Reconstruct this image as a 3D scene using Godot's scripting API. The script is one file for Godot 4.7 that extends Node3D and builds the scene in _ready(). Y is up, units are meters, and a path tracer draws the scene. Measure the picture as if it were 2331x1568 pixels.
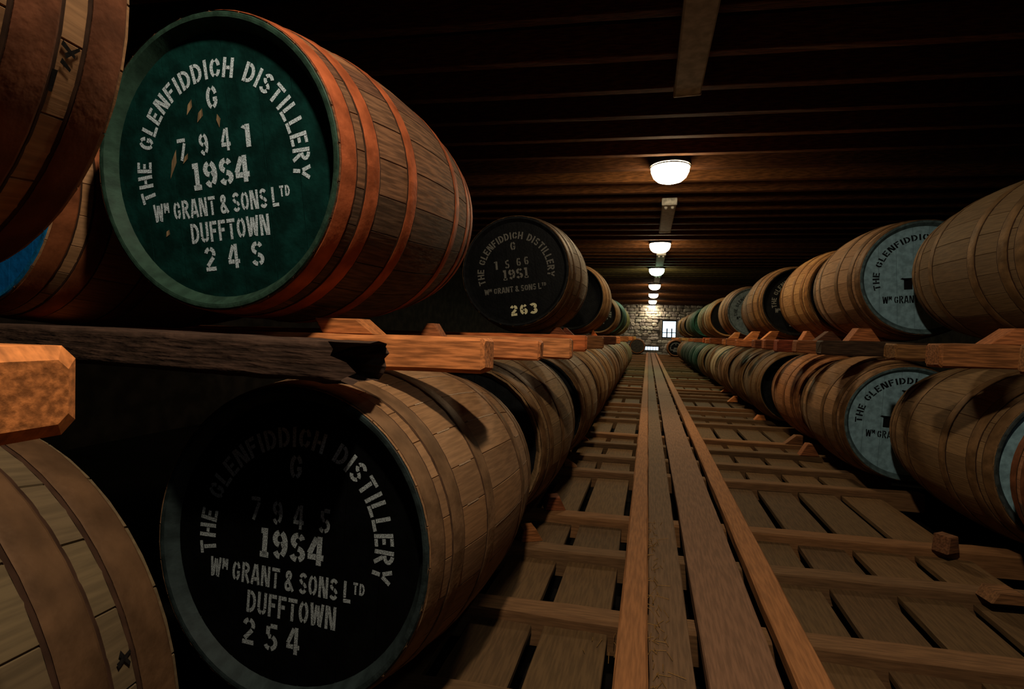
extends Node3D
# Dunnage warehouse: casks on timber rails either side of a plank walkway, lit by a line of ceiling lamps.
# Lengths in metres. H is the height of the camera above the floor boards.

const H := 0.85
const RH := 0.32      # head radius of a cask
const RB := 0.365     # belly radius
const CL := 0.84      # cask length
const NST := 26       # staves
const RECESS := 0.024
const LAMP_Z := [-0.30, -4.6, -8.4, -11.5, -15.0, -18.2, -21.6, -25.1]
const LAMP_ENERGY := 3.0
const NEAR_ENERGY := 6.5
const FILL_ENERGY := 0.5
const SHOW_RAILS := false

var rng := RandomNumberGenerator.new()
var grain: NoiseTexture2D
var grain_n: NoiseTexture2D
var grain_soft: NoiseTexture2D
var blotch: NoiseTexture2D
var blotch_n: NoiseTexture2D
var speckle: NoiseTexture2D
var mats := {}
var sh := {}
var names := {}
var laid := []      # where the casks lie, for the rails between them
var tops := []      # the tops of the rails, for the wedges on them


func _ready() -> void:
	rng.seed = 7
	camera_and_air()
	textures()
	shapes()
	structure()
	lamps()
	casks()
	upper_rails()
	chocks()
	straw()


func camera_and_air() -> void:
	var cam := Camera3D.new()
	cam.name = "camera"
	# camera axes from the vanishing point of the aisle (1475, 766), a roll of 0.026 and a focal length of 1150 px
	var f := 1150.0
	var a := Vector3((1475.0 - 1165.5) / f, -(766.0 - 784.0) / f, -1).normalized()
	var p2 := Vector3((2475.0 - 1165.5) / f, -(766.0 + 26.0 - 784.0) / f, -1)
	var up := p2.cross(a).normalized()
	if up.y < 0.0:
		up = -up
	var b := a.cross(up)
	# rows of the world-to-camera matrix [b, up, -a] are the camera's axes in the world
	cam.transform = Transform3D(Basis(Vector3(b.x, up.x, -a.x), Vector3(b.y, up.y, -a.y), Vector3(b.z, up.z, -a.z)), Vector3(0, H, 0))
	cam.fov = rad_to_deg(2.0 * atan(784.0 / f))
	cam.near = 0.02
	cam.far = 100.0
	add_child(cam)
	cam.current = true
	var e := Environment.new()
	e.background_mode = Environment.BG_COLOR
	e.background_color = Color(0.80, 0.92, 1.0)
	e.background_energy_multiplier = 7.0
	e.tonemap_mode = Environment.TONE_MAPPER_LINEAR
	e.tonemap_exposure = 0.42
	e.sdfgi_enabled = true
	e.ssao_enabled = true
	e.ssil_enabled = true
	var we := WorldEnvironment.new()
	we.name = "air"
	we.environment = e
	add_child(we)


# ---------------------------------------------------------------- helpers
func noise_tex(freq: float, oct: int, sd: int, lo: float, hi: float, normal := 0.0, kind := FastNoiseLite.TYPE_SIMPLEX_SMOOTH, from := 0.25, to := 0.75) -> NoiseTexture2D:
	var n := FastNoiseLite.new()
	n.noise_type = kind
	n.seed = sd
	n.frequency = freq
	n.fractal_octaves = oct
	var t := NoiseTexture2D.new()
	t.width = 512
	t.height = 512
	t.seamless = true
	t.noise = n
	if normal > 0.0:
		t.as_normal_map = true
		t.bump_strength = normal
	else:
		var g := Gradient.new()
		g.offsets = PackedFloat32Array([from, to])
		g.colors = PackedColorArray([Color(lo, lo, lo), Color(hi, hi, hi)])
		t.color_ramp = g
	return t


func textures() -> void:
	grain = noise_tex(0.02, 5, 3, 0.68, 1.0)
	grain_soft = noise_tex(0.02, 5, 4, 0.84, 1.0)
	grain_n = noise_tex(0.02, 5, 3, 0, 1, 3.0)
	blotch = noise_tex(0.012, 6, 9, 0.72, 1.0)
	blotch_n = noise_tex(0.05, 4, 5, 0, 1, 2.5)
	speckle = noise_tex(0.06, 3, 21, 0.6, 1.0, 0.0, FastNoiseLite.TYPE_SIMPLEX_SMOOTH, 0.3, 0.6)


# wood: a colour with grain along one local axis (0 x, 1 y, 2 z)
func wood(c: Color, axis := 0, rough := 0.85, bump := 0.5, shift := 0, soft := false) -> StandardMaterial3D:
	var key := "w%s%d%s%s%d%s" % [c, axis, rough, bump, shift, soft]
	if mats.has(key):
		return mats[key]
	var m := StandardMaterial3D.new()
	m.albedo_color = c
	m.albedo_texture = grain_soft if soft else grain
	m.roughness = rough
	m.metallic_specular = 0.3
	m.normal_enabled = true
	m.normal_texture = grain_n
	m.normal_scale = bump
	m.uv1_triplanar = true
	var s := Vector3(9, 9, 9)
	s[axis] = 0.8
	m.uv1_scale = s
	m.uv1_offset = Vector3(0.37, 0.21, 0.53) * shift
	mats[key] = m
	return m


func plain(c: Color, tex: NoiseTexture2D, scale: float, rough := 0.8, bump := 0.0, metal := 0.0) -> StandardMaterial3D:
	var key := "p%s%s%s%s%s%s" % [c, tex.get_instance_id() if tex else 0, scale, rough, bump, metal]
	if mats.has(key):
		return mats[key]
	var m := StandardMaterial3D.new()
	m.albedo_color = c
	m.albedo_texture = tex
	m.roughness = rough
	m.metallic = metal
	m.metallic_specular = 0.22
	if bump > 0.0:
		m.normal_enabled = true
		m.normal_texture = blotch_n
		m.normal_scale = bump
	m.uv1_triplanar = true
	m.uv1_scale = Vector3.ONE * scale
	mats[key] = m
	return m


func c8(r: int, g: int, b: int) -> Color:
	return Color8(r, g, b)


func numbered(n: String) -> String:
	if not names.has(n):
		names[n] = 0
		return n
	names[n] += 1
	return "%s_%03d" % [n, names[n]]


func thing(called: String, label: String, category: String, at: Vector3, group := "") -> Node3D:
	var o := Node3D.new()
	o.name = numbered(called)
	add_child(o, true)
	o.position = at
	tag(o, label, category, group)
	return o


func tag(o: Node, label: String, category: String, group := "") -> void:
	o.set_meta("label", label)
	o.set_meta("category", category)
	if group != "":
		o.set_meta("group", group)


func put(called: String, mesh: Mesh, m: Material, parent: Node, at := Vector3.ZERO, basis := Basis()) -> MeshInstance3D:
	var o := MeshInstance3D.new()
	o.name = numbered(called) if parent == self else called
	o.mesh = mesh
	o.material_override = m
	o.transform = Transform3D(basis, at)
	parent.add_child(o, true)
	return o


func start() -> SurfaceTool:
	var st := SurfaceTool.new()
	st.begin(Mesh.PRIMITIVE_TRIANGLES)
	return st


# a quad whose front looks along out
func quad(st: SurfaceTool, a: Vector3, b: Vector3, c: Vector3, d: Vector3, out: Vector3) -> void:
	var n := (b - a).cross(d - a) + (c - b).cross(d - c)
	var v := [a, b, c, a, c, d]
	if n.dot(out) > 0.0:
		v = [a, c, b, a, d, c]
	for p in v:
		st.add_vertex(p)


func tri(st: SurfaceTool, a: Vector3, b: Vector3, c: Vector3, out: Vector3) -> void:
	if (b - a).cross(c - a).dot(out) > 0.0:
		st.add_vertex(a); st.add_vertex(c); st.add_vertex(b)
	else:
		st.add_vertex(a); st.add_vertex(b); st.add_vertex(c)


func done(st: SurfaceTool) -> ArrayMesh:
	st.generate_normals()
	return st.commit()


# hull of a chamfered timber, long axis x, centred; jitter roughens its edges
func timber(l: float, h: float, w: float, bev: float, segs: int, jit: float, sd: int) -> ArrayMesh:
	var r := RandomNumberGenerator.new()
	r.seed = sd
	var st := start()
	st.set_smooth_group(-1)
	var sec := [Vector2(-h / 2, -w / 2 + bev), Vector2(-h / 2 + bev, -w / 2), Vector2(h / 2 - bev, -w / 2), Vector2(h / 2, -w / 2 + bev), Vector2(h / 2, w / 2 - bev), Vector2(h / 2 - bev, w / 2), Vector2(-h / 2 + bev, w / 2), Vector2(-h / 2, w / 2 - bev)]
	var rings := []
	for i in segs + 3:
		var x := 0.0
		var k := 1.0
		if i == 0:
			x = -l / 2
		elif i == segs + 2:
			x = l / 2
		else:
			x = -l / 2 + bev + (l - 2 * bev) * (i - 1) / float(segs)
		if i == 0 or i == segs + 2:
			k = 1.0 - 2.0 * bev / minf(h, w)
		var ring := []
		for p in sec:
			var q := Vector3(x, p.x * k, p.y * k)
			if jit > 0.0:
				q += Vector3(r.randf_range(-1, 1), r.randf_range(-1, 1), r.randf_range(-1, 1)) * jit
			ring.append(q)
		rings.append(ring)
	for i in segs + 2:
		for j in 8:
			var a: Vector3 = rings[i][j]
			var b: Vector3 = rings[i][(j + 1) % 8]
			var c: Vector3 = rings[i + 1][(j + 1) % 8]
			var d: Vector3 = rings[i + 1][j]
			var m := (a + b + c + d) / 4.0
			quad(st, a, b, c, d, Vector3(0.0001 * signf(m.x), m.y, m.z))
	for e in [0, segs + 2]:
		var out := Vector3(-1 if e == 0 else 1, 0, 0)
		for j in range(1, 7):
			tri(st, rings[e][0], rings[e][j], rings[e][j + 1], out)
	return done(st)


# surface of revolution round z, profile of (radius, z), outward side given by the profile's own order
func lathe(prof: Array, seg: int, flat := false) -> ArrayMesh:
	var st := start()
	if flat:
		st.set_smooth_group(-1)
	for i in prof.size() - 1:
		var p: Vector2 = prof[i]
		var q: Vector2 = prof[i + 1]
		var nrm := Vector2(-(q.y - p.y), q.x - p.x)   # (radial, z), left of the walk
		if not flat:
			st.set_smooth_group(i)
			if i > 0:
				var o: Vector2 = prof[i - 1]
				if (p - o).angle_to(q - p) < 0.6 and (p - o).angle_to(q - p) > -0.6:
					st.set_smooth_group(0)
		for k in seg:
			var t0 := TAU * k / seg
			var t1 := TAU * (k + 1) / seg
			var tm := (t0 + t1) / 2
			quad(st, Vector3(cos(t0) * p.x, sin(t0) * p.x, p.y), Vector3(cos(t1) * p.x, sin(t1) * p.x, p.y), Vector3(cos(t1) * q.x, sin(t1) * q.x, q.y), Vector3(cos(t0) * q.x, sin(t0) * q.x, q.y), Vector3(cos(tm) * nrm.x, sin(tm) * nrm.x, nrm.y))
	return done(st)


func rad_at(s: float) -> float:
	return RB - (RB - RH) * pow(absf(2.0 * s - 1.0), 2.0)


# ---------------------------------------------------------------- shared shapes of a cask; its axis runs along -z from the front head at z = 0
func shapes() -> void:
	# one stave, at the top of the cask
	var st := start()
	var half := PI / NST
	var n := 12
	var across := [[-1.0, -0.0025], [-0.965, -0.0002], [0.0, 0.0], [0.965, -0.0002], [1.0, -0.0025]]
	for i in n:
		for j in 4:
			var pts := []
			for q in [[i, j], [i, j + 1], [i + 1, j + 1], [i + 1, j]]:
				var s := float(q[0]) / n
				var a: float = PI / 2 + half * across[q[1]][0] * 0.997
				var r: float = rad_at(s) + across[q[1]][1]
				pts.append(Vector3(cos(a) * r, sin(a) * r, -s * CL))
			st.set_smooth_group(0 if j == 1 or j == 2 else j + 1)
			quad(st, pts[0], pts[1], pts[2], pts[3], Vector3(0, 1, 0))
	st.set_smooth_group(-1)
	for e in [0.0, 1.0]:
		var z: float = -e * CL
		var a0 := PI / 2 - half * 0.997
		var a1 := PI / 2 + half * 0.997
		var r0 := RH - 0.002
		var r1 := RH - 0.010
		var r2 := RH - 0.027
		var zi: float = -RECESS if e == 0.0 else -CL + 0.03
		quad(st, Vector3(cos(a0) * r1, sin(a0) * r1, z), Vector3(cos(a1) * r1, sin(a1) * r1, z), Vector3(cos(a1) * r2, sin(a1) * r2, zi), Vector3(cos(a0) * r2, sin(a0) * r2, zi), Vector3(0, -0.5, 1.0 - 2.0 * e))
		quad(st, Vector3(cos(a0) * r0, sin(a0) * r0, z), Vector3(cos(a1) * r0, sin(a1) * r0, z), Vector3(cos(a1) * r1, sin(a1) * r1, z), Vector3(cos(a0) * r1, sin(a0) * r1, z), Vector3(0, 0, 1.0 - 2.0 * e))
	sh.stave = done(st)
	# the shell under the staves, closed at both ends behind the heads
	var prof := [Vector2(0.0, -RECESS - 0.004), Vector2(RH - 0.026, -RECESS - 0.004)]
	for i in 13:
		var s := 0.03 + 0.94 * i / 12.0
		prof.append(Vector2(rad_at(s) - 0.009, -s * CL))
	prof.append(Vector2(RH - 0.03, -CL + 0.03))
	prof.append(Vector2(0, -CL + 0.03))
	sh.core = lathe(flip(prof), 40)
	# a whole body for the casks too far off to tell their staves apart
	prof = [Vector2(RH - 0.028, -0.03), Vector2(RH - 0.010, 0.0), Vector2(RH - 0.002, 0.0)]
	for i in 15:
		var s := i / 14.0
		prof.append(Vector2(rad_at(s), -s * CL))
	prof.append(Vector2(RH - 0.026, -CL))
	prof.append(Vector2(RH - 0.026, -CL + 0.03))
	prof.append(Vector2(0, -CL + 0.03))
	sh.body = lathe(flip(prof), 40)
	# painted rim: end face and inner wall of the chime
	sh.rim = lathe(flip([Vector2(RH - 0.031, -RECESS - 0.002), Vector2(RH - 0.0135, 0.0005), Vector2(RH - 0.009, 0.0012), Vector2(RH - 0.004, 0.0012), Vector2(RH - 0.001, -0.002)]), 64)
	# hoops
	for h in [["chime_hoop", 0.006, 0.056], ["quarter_hoop", 0.096, 0.146], ["bilge_hoop", 0.288, 0.336]]:
		for far in 2:
			var s0: float = h[1] if far == 0 else 1.0 - h[2]
			var s1: float = h[2] if far == 0 else 1.0 - h[1]
			var sm := (s0 + s1) / 2
			var t := 0.0026
			sh["%s%d" % [h[0], far]] = lathe(flip([Vector2(rad_at(s0) - 0.004, -s0 * CL), Vector2(rad_at(s0) + t - 0.001, -s0 * CL), Vector2(rad_at(s0 + 0.003) + t, -(s0 + 0.003) * CL), Vector2(rad_at(sm) + t, -sm * CL), Vector2(rad_at(s1 - 0.003) + t, -(s1 - 0.003) * CL), Vector2(rad_at(s1) + t - 0.001, -s1 * CL), Vector2(rad_at(s1) - 0.004, -s1 * CL)]), 56)
	# dark lines along both edges of every hoop, painted for rust and shadow gaps
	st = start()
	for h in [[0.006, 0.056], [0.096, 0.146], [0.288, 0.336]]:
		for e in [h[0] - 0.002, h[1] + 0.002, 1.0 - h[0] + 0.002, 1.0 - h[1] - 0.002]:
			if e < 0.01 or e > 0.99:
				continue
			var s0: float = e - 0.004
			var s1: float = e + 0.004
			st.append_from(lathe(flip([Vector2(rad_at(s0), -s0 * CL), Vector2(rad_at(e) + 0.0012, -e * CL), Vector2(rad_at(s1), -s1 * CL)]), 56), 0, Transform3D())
	sh.edge_lines = st.commit()
	# head boards: seven upright planks cut from the disc
	var edges := [-0.2945, -0.215, -0.128, -0.045, 0.036, 0.122, 0.205, 0.2945]
	for b in 7:
		st = start()
		st.set_smooth_group(-1)
		var x0: float = edges[b] + 0.0007
		var x1: float = edges[b + 1] - 0.0007
		var R := 0.2945
		var steps := 6
		for i in steps:
			var xa := lerpf(x0, x1, float(i) / steps)
			var xb := lerpf(x0, x1, float(i + 1) / steps)
			var ya := sqrt(maxf(R * R - xa * xa, 0.0))
			var yb := sqrt(maxf(R * R - xb * xb, 0.0))
			quad(st, Vector3(xa, -ya, 0), Vector3(xb, -yb, 0), Vector3(xb, yb, 0), Vector3(xa, ya, 0), Vector3(0, 0, 1))
		for x in [x0, x1]:
			var y := sqrt(maxf(R * R - x * x, 0.0))
			var out := Vector3(-1 if x == x0 else 1, 0, 0)
			quad(st, Vector3(x, -y, 0), Vector3(x, y, 0), Vector3(x, y, -0.006), Vector3(x, -y, -0.006), out)
		sh["head_board%d" % b] = done(st)
	sh.head = lathe(flip([Vector2(0, 0), Vector2(0.2945, 0)]), 40)


func flip(a: Array) -> Array:
	var b := a.duplicate()
	b.reverse()
	return b


# ---------------------------------------------------------------- stencil lettering
# strokes in a box one unit high: points "x,y" joined by blanks, strokes parted by ";", "@cx,cy,rx,ry,from,to" an arc
const GLYPHS := {
	"T": [0.62, "0.02,.91 .6,.91;.31,.76 .31,0"],
	"H": [0.64, ".1,1 .1,0;.54,1 .54,0;.22,.5 .42,.5"],
	"E": [0.56, ".1,1 .1,0;.22,.91 .54,.91;.22,.5 .46,.5;.22,.09 .54,.09"],
	"G": [0.64, "@.31,.5,.22,.41,105,255;@.31,.5,.22,.41,78,20;@.31,.5,.22,.41,282,345;.36,.42 .58,.42"],
	"L": [0.54, ".1,1 .1,.22;.02,.08 .52,.08"],
	"N": [0.68, ".1,1 .1,0;.58,1 .58,0;.2,.98 .48,.02"],
	"F": [0.54, ".1,1 .1,0;.22,.91 .54,.91;.22,.52 .46,.52"],
	"I": [0.24, ".12,1 .12,0"],
	"D": [0.62, ".1,1 .1,0;@.22,.5,.31,.41,88,-88"],
	"C": [0.62, "@.31,.5,.22,.41,105,255;@.31,.5,.22,.41,78,15;@.31,.5,.22,.41,282,345"],
	"S": [0.58, "@.29,.72,.2,.2,25,165;@.29,.72,.2,.2,190,262;@.29,.28,.2,.2,82,10;@.29,.28,.2,.2,-20,-158"],
	"R": [0.62, ".1,1 .1,0;@.22,.73,.28,.2,88,-88;.3,.44 .56,0"],
	"Y": [0.64, ".06,1 .27,.55;.58,1 .37,.55;.32,.42 .32,0"],
	"W": [0.84, ".08,1 .2,.02;.27,.08 .4,.92;.48,.92 .58,.08;.64,.02 .78,1"],
	"M": [0.80, ".1,1 .1,0;.7,1 .7,0;.2,.98 .38,.25;.6,.98 .44,.25"],
	"A": [0.66, ".07,0 .28,1;.6,0 .39,1;.24,.27 .43,.27"],
	"&": [0.66, "@.27,.76,.14,.15,-60,230;@.26,.26,.18,.18,95,330;.2,.62 .62,.02"],
	"O": [0.62, "@.31,.5,.22,.41,102,258;@.31,.5,.22,.41,78,-78"],
	"U": [0.62, ".1,1 .1,.3;@.31,.3,.21,.21,190,262;@.31,.3,.21,.21,278,350;.52,1 .52,.3"],
	"1": [0.36, ".2,1 .2,0;.04,.84 .12,.94"],
	"!": [0.46, ".24,1 .24,.04;.06,.9 .14,.9;.06,.06 .42,.06"],
	"2": [0.60, "@.3,.71,.2,.21,170,100;@.3,.71,.2,.21,80,-25;.46,.55 .14,.2;.04,.07 .56,.07"],
	"3": [0.58, "@.27,.74,.2,.18,150,-70;@.27,.27,.22,.19,70,-150"],
	"4": [0.66, ".46,1 .46,0;.34,.95 .08,.38;.02,.28 .34,.28;.56,.28 .64,.28"],
	"5": [0.60, ".14,.9 .14,.58;.24,.92 .54,.92;@.27,.3,.23,.23,120,85;@.27,.3,.23,.23,70,-80;@.27,.3,.23,.23,-100,-155"],
	"6": [0.62, "@.31,.5,.22,.42,102,258;@.31,.5,.22,.42,80,40;@.31,.3,.21,.22,75,-78;@.31,.3,.21,.22,100,140"],
	"7": [0.60, ".03,.91 .56,.91;.5,.77 .22,0"],
	"8": [0.60, "@.3,.73,.19,.19,15,70;@.3,.73,.19,.19,90,255;@.3,.27,.22,.19,85,-70;@.3,.27,.22,.19,-95,-165"],
	"9": [0.62, "@.3,.5,.22,.42,78,-62;@.3,.5,.22,.42,-85,-140;@.3,.7,.21,.22,105,262;@.3,.7,.21,.22,-75,-40"],
}


func stroke(st: SurfaceTool, pts: Array, w: float, place: Transform2D) -> void:
	var left := []
	var right := []
	for i in pts.size():
		var p: Vector2 = pts[i]
		var d := Vector2.ZERO
		if i > 0:
			d += (p - pts[i - 1]).normalized()
		if i < pts.size() - 1:
			d += (pts[i + 1] - p).normalized()
		d = d.normalized()
		var nn := Vector2(-d.y, d.x) * w / 2
		left.append(place * (p + nn))
		right.append(place * (p - nn))
	for i in pts.size() - 1:
		var a: Vector2 = left[i]
		var b: Vector2 = right[i]
		var c: Vector2 = right[i + 1]
		var d2: Vector2 = left[i + 1]
		quad(st, Vector3(a.x, a.y, 0), Vector3(b.x, b.y, 0), Vector3(c.x, c.y, 0), Vector3(d2.x, d2.y, 0), Vector3(0, 0, 1))


func glyph(st: SurfaceTool, ch: String, place: Transform2D, weight := 0.17) -> void:
	for s in String(GLYPHS[ch][1]).split(";"):
		var pts := []
		if s.begins_with("@"):
			var v := s.substr(1).split_floats(",")
			var steps := maxi(3, int(absf(v[5] - v[4]) / 18.0))
			for k in steps + 1:
				var a := deg_to_rad(lerpf(v[4], v[5], float(k) / steps))
				pts.append(Vector2(v[0] + cos(a) * v[2], v[1] + sin(a) * v[3]))
		else:
			for q in s.split(" "):
				var v := q.split_floats(",")
				pts.append(Vector2(v[0], v[1]))
		stroke(st, pts, weight, place)


# text on a straight line: centre, height, overall width
func line_text(st: SurfaceTool, text: String, at: Vector2, h: float, width: float, weight := 0.17) -> void:
	var total := 0.0
	for ch in text:
		total += 0.28 if ch == " " else (float(GLYPHS[ch][0]) + 0.1 if GLYPHS.has(ch) else 0.0)
	total -= 0.1
	var kx := width / (total * h)
	var x := at.x - width / 2
	var small := false
	for ch in text:
		if ch == " ":
			x += 0.28 * h * kx
			continue
		if ch == "^":      # a raised small letter follows
			small = true
			continue
		var k := 0.55 if small else 1.0
		var place := Transform2D(Vector2(h * kx * k, 0), Vector2(0, h * k), Vector2(x, at.y + h / 2 - h * k))
		glyph(st, ch, place, weight * (1.2 if small else 1.0))
		x += (float(GLYPHS[ch][0]) * k + 0.1) * h * kx
		small = false


# text on an arc of radius r (middle of the letters), from one angle to another, clockwise over the top
func arc_text(st: SurfaceTool, text: String, r: float, h: float, a0: float, a1: float, weight := 0.18) -> void:
	var total := 0.0
	for ch in text:
		total += 0.5 if ch == " " else float(GLYPHS[ch][0]) + 0.13
	total -= 0.13
	var step := (a1 - a0) / total
	var kx := deg_to_rad(absf(step)) * r / h
	var a := a0
	for ch in text:
		if ch == " ":
			a += 0.5 * step
			continue
		var w: float = GLYPHS[ch][0]
		var mid := deg_to_rad(a + w * step / 2)
		var out := Vector2(cos(mid), sin(mid))
		var right := Vector2(out.y, -out.x)
		var org := out * (r - h / 2) - right * (w * h * kx / 2)
		glyph(st, ch, Transform2D(right * h * kx, out * h, org), weight)
		a += (w + 0.13) * step


func lettering(t: Dictionary) -> ArrayMesh:
	var st := start()
	st.set_smooth_group(-1)
	if t.get("arc", true):
		arc_text(st, "THE GLENFIDDICH DISTILLERY", t.get("arc_r", 0.213), t.get("arc_h", 0.042), t.get("a0", 195.0), t.get("a1", -14.0))
	if t.has("g"):
		line_text(st, t.g, Vector2(0.0, 0.152), 0.052, 0.032)
	if t.has("number"):
		for q in t.number:
			line_text(st, q[0], Vector2(q[1], q[2]), 0.049, 0.026)
	if t.has("year"):
		line_text(st, t.year, Vector2(0, -0.012), 0.058, 0.158, 0.2)
	if t.get("firm", true):
		line_text(st, "W^M GRANT & SONS L^T^D", Vector2(0.003, t.get("firm_y", -0.082)), t.get("firm_h", 0.042), 0.405, 0.18)
	if t.get("town", true):
		line_text(st, "DUFFTOWN", Vector2(0.008, -0.139), 0.046, 0.215, 0.18)
	if t.has("foot"):
		for q in t.foot:
			line_text(st, q[0], Vector2(q[1], q[2]), 0.054, 0.033)
	if t.has("fat"):
		for q in t.fat:
			line_text(st, q[0], Vector2(q[1], q[2]), q[3], q[4], 0.3)
	return done(st)


# ---------------------------------------------------------------- casks
# d: at (middle of the front head, height above the camera), label, near, tones (stave colours), hoop, head, rim, core, text, ink, roll, yaw, tilt (degrees, rear end up), big (scale), group
func cask(d: Dictionary) -> Node3D:
	var at: Vector3 = d.at
	var k: float = d.get("big", 1.0)
	var o := thing("cask", d.label, "cask", Vector3(at.x, at.y + H, at.z), d.get("group", "casks on the %s tier %s of the walkway" % ["upper" if at.y > 0.0 else "lower", "left" if at.x < 0.0 else "right"]))
	var turn := Basis(Vector3.UP, deg_to_rad(d.get("yaw", 0.0))) * Basis(Vector3.RIGHT, deg_to_rad(d.get("tilt", 0.0)))
	laid.append([at + Vector3(0, H, 0), deg_to_rad(d.get("tilt", 0.0)), k])
	# the node stands under the middle of the cask
	var foot := Vector3(0, -RB, -CL / 2)
	o.transform = Transform3D(turn.scaled(Vector3.ONE * k), Vector3(at.x, at.y + H, at.z) + turn * foot * k)
	var up := -foot
	var roll := deg_to_rad(d.get("roll", 0.0))
	var tones: Array = d.tones
	var rough: float = d.get("rough", 0.78)
	if d.get("near", false):
		put("body", sh.core, plain(d.get("core", c8(40, 28, 18)), blotch, 3.0, 0.9), o, up)
		for i in NST:
			var c: Color = tones[rng.randi() % tones.size()]
			put("stave", sh.stave, wood(c, 2, rough, d.get("bump", 0.3), rng.randi() % 4, d.get("soft", true)), o, up, Basis(Vector3.BACK, TAU * i / NST + roll))
	else:
		put("body", sh.body, wood(tones[0], 2, rough, 0.3, rng.randi() % 4, true), o, up, Basis(Vector3.BACK, roll))
	var hc: Color = d.get("hoop", c8(96, 62, 40))
	for h in ["chime_hoop", "quarter_hoop", "bilge_hoop"]:
		for far in 2:
			put("hoop", sh["%s%d" % [h, far]], plain(hc, blotch, 2.5, 0.62, 0.35, 0.25), o, up)
	put("edge_line", sh.edge_lines, plain(d.get("edge_tone", c8(58, 38, 26)), blotch, 4.0, 0.9), o, up)
	var hm := plain(d.head, grain_soft if d.head.b > 0.55 else blotch, 2.2, d.get("head_rough", 0.55), 0.25)
	var face := up + Vector3(0, 0, -RECESS)
	if d.get("near", false) or d.get("boards", false):
		for b in 7:
			put("head_board", sh["head_board%d" % b], hm, o, face, Basis(Vector3.BACK, roll))
	else:
		put("head", sh.head, hm, o, face)
	if d.has("rim"):
		put("painted_rim", sh.rim, plain(d.rim, blotch, 4.0, 0.6, 0.3), o, up)
	if d.has("text"):
		var l := put("lettering", lettering(d.text), plain(d.get("ink", c8(214, 218, 212)), speckle, 9.0, 0.8), o, face + Vector3(0, 0, 0.0007), Basis(Vector3.BACK, roll))
		l.set_meta("label", d.get("ink_label", "white stencilled lettering"))
	if d.has("foot_text"):
		for q in d.foot_text:
			var st := start()
			st.set_smooth_group(-1)
			line_text(st, q[0], Vector2(q[1], q[2]), 0.058, 0.042, 0.24)
			var g := put("digit_lettering", done(st), plain(c8(250, 240, 190), speckle, 9.0, 0.8), o, face + Vector3(0, 0, 0.0007), Basis(Vector3.BACK, roll))
			g.set_meta("label", "cream stencilled digit")
	if d.get("caulk", false):
		# pale lines of caulking along the stave joints
		var rr := RandomNumberGenerator.new()
		rr.seed = 31
		for i in NST:
			for span in [[0.155, 0.28], [0.345, 0.655], [0.725, 0.845]]:
				if rr.randf() < 0.3:
					continue
				var st := start()
				var a0: float = span[0] + rr.randf_range(0.0, 0.04)
				var a1: float = span[1] - rr.randf_range(0.0, 0.05)
				for n in 4:
					var sa := lerpf(a0, a1, n / 4.0)
					var sb := lerpf(a0, a1, (n + 1) / 4.0)
					var ra := rad_at(sa) + 0.0006
					var rb := rad_at(sb) + 0.0006
					var hw := 0.0016
					quad(st, Vector3(-hw, ra, -sa * CL), Vector3(hw, ra, -sa * CL), Vector3(hw, rb, -sb * CL), Vector3(-hw, rb, -sb * CL), Vector3(0, 1, 0))
				put("caulk_line", done(st), plain(c8(176, 146, 116), speckle, 12.0, 0.9), o, up, Basis(Vector3.BACK, TAU * (i + 0.5) / NST + roll))
	for q in d.get("marks", []):
		# a dab of black paint on the staves: [s, degrees] to [s, degrees]
		var st := start()
		var e0 := Vector2(q[0], deg_to_rad(q[1]))
		var e1 := Vector2(q[2], deg_to_rad(q[3]))
		var side := Vector2((e1 - e0).y / 2.6, -(e1 - e0).x * 2.6).normalized() * 0.0035
		side = Vector2(side.x, side.y * 2.4)
		var c := []
		for v in [e0 + side, e0 - side, e1 - side * 0.6, e1 + side * 0.6]:
			var rr: float = rad_at(v.x) + 0.0012
			c.append(Vector3(cos(v.y) * rr, sin(v.y) * rr, -v.x * CL))
		quad(st, c[0], c[1], c[2], c[3], Vector3(c[0].x, c[0].y, 0))
		put("paint_mark", done(st), plain(c8(20, 17, 15), speckle, 9.0, 0.9), o, up)
	for q in d.get("scrapes", []):
		var st := start()
		st.set_smooth_group(-1)
		var a := Vector2(q[0], q[1])
		var b := Vector2(q[2], q[3])
		var nn: Vector2 = (b - a).orthogonal() * float(q[4])
		var m := a.lerp(b, 0.6)
		for w in [[a, m + nn, m - nn * 0.7], [b, m - nn * 0.7, m + nn]]:
			tri(st, Vector3(w[0].x, w[0].y, 0), Vector3(w[1].x, w[1].y, 0), Vector3(w[2].x, w[2].y, 0), Vector3(0, 0, 1))
		put("bare_scrape", done(st), wood(c8(150, 124, 92), 1), o, face + Vector3(0, 0, 0.0011))
	return o


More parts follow.
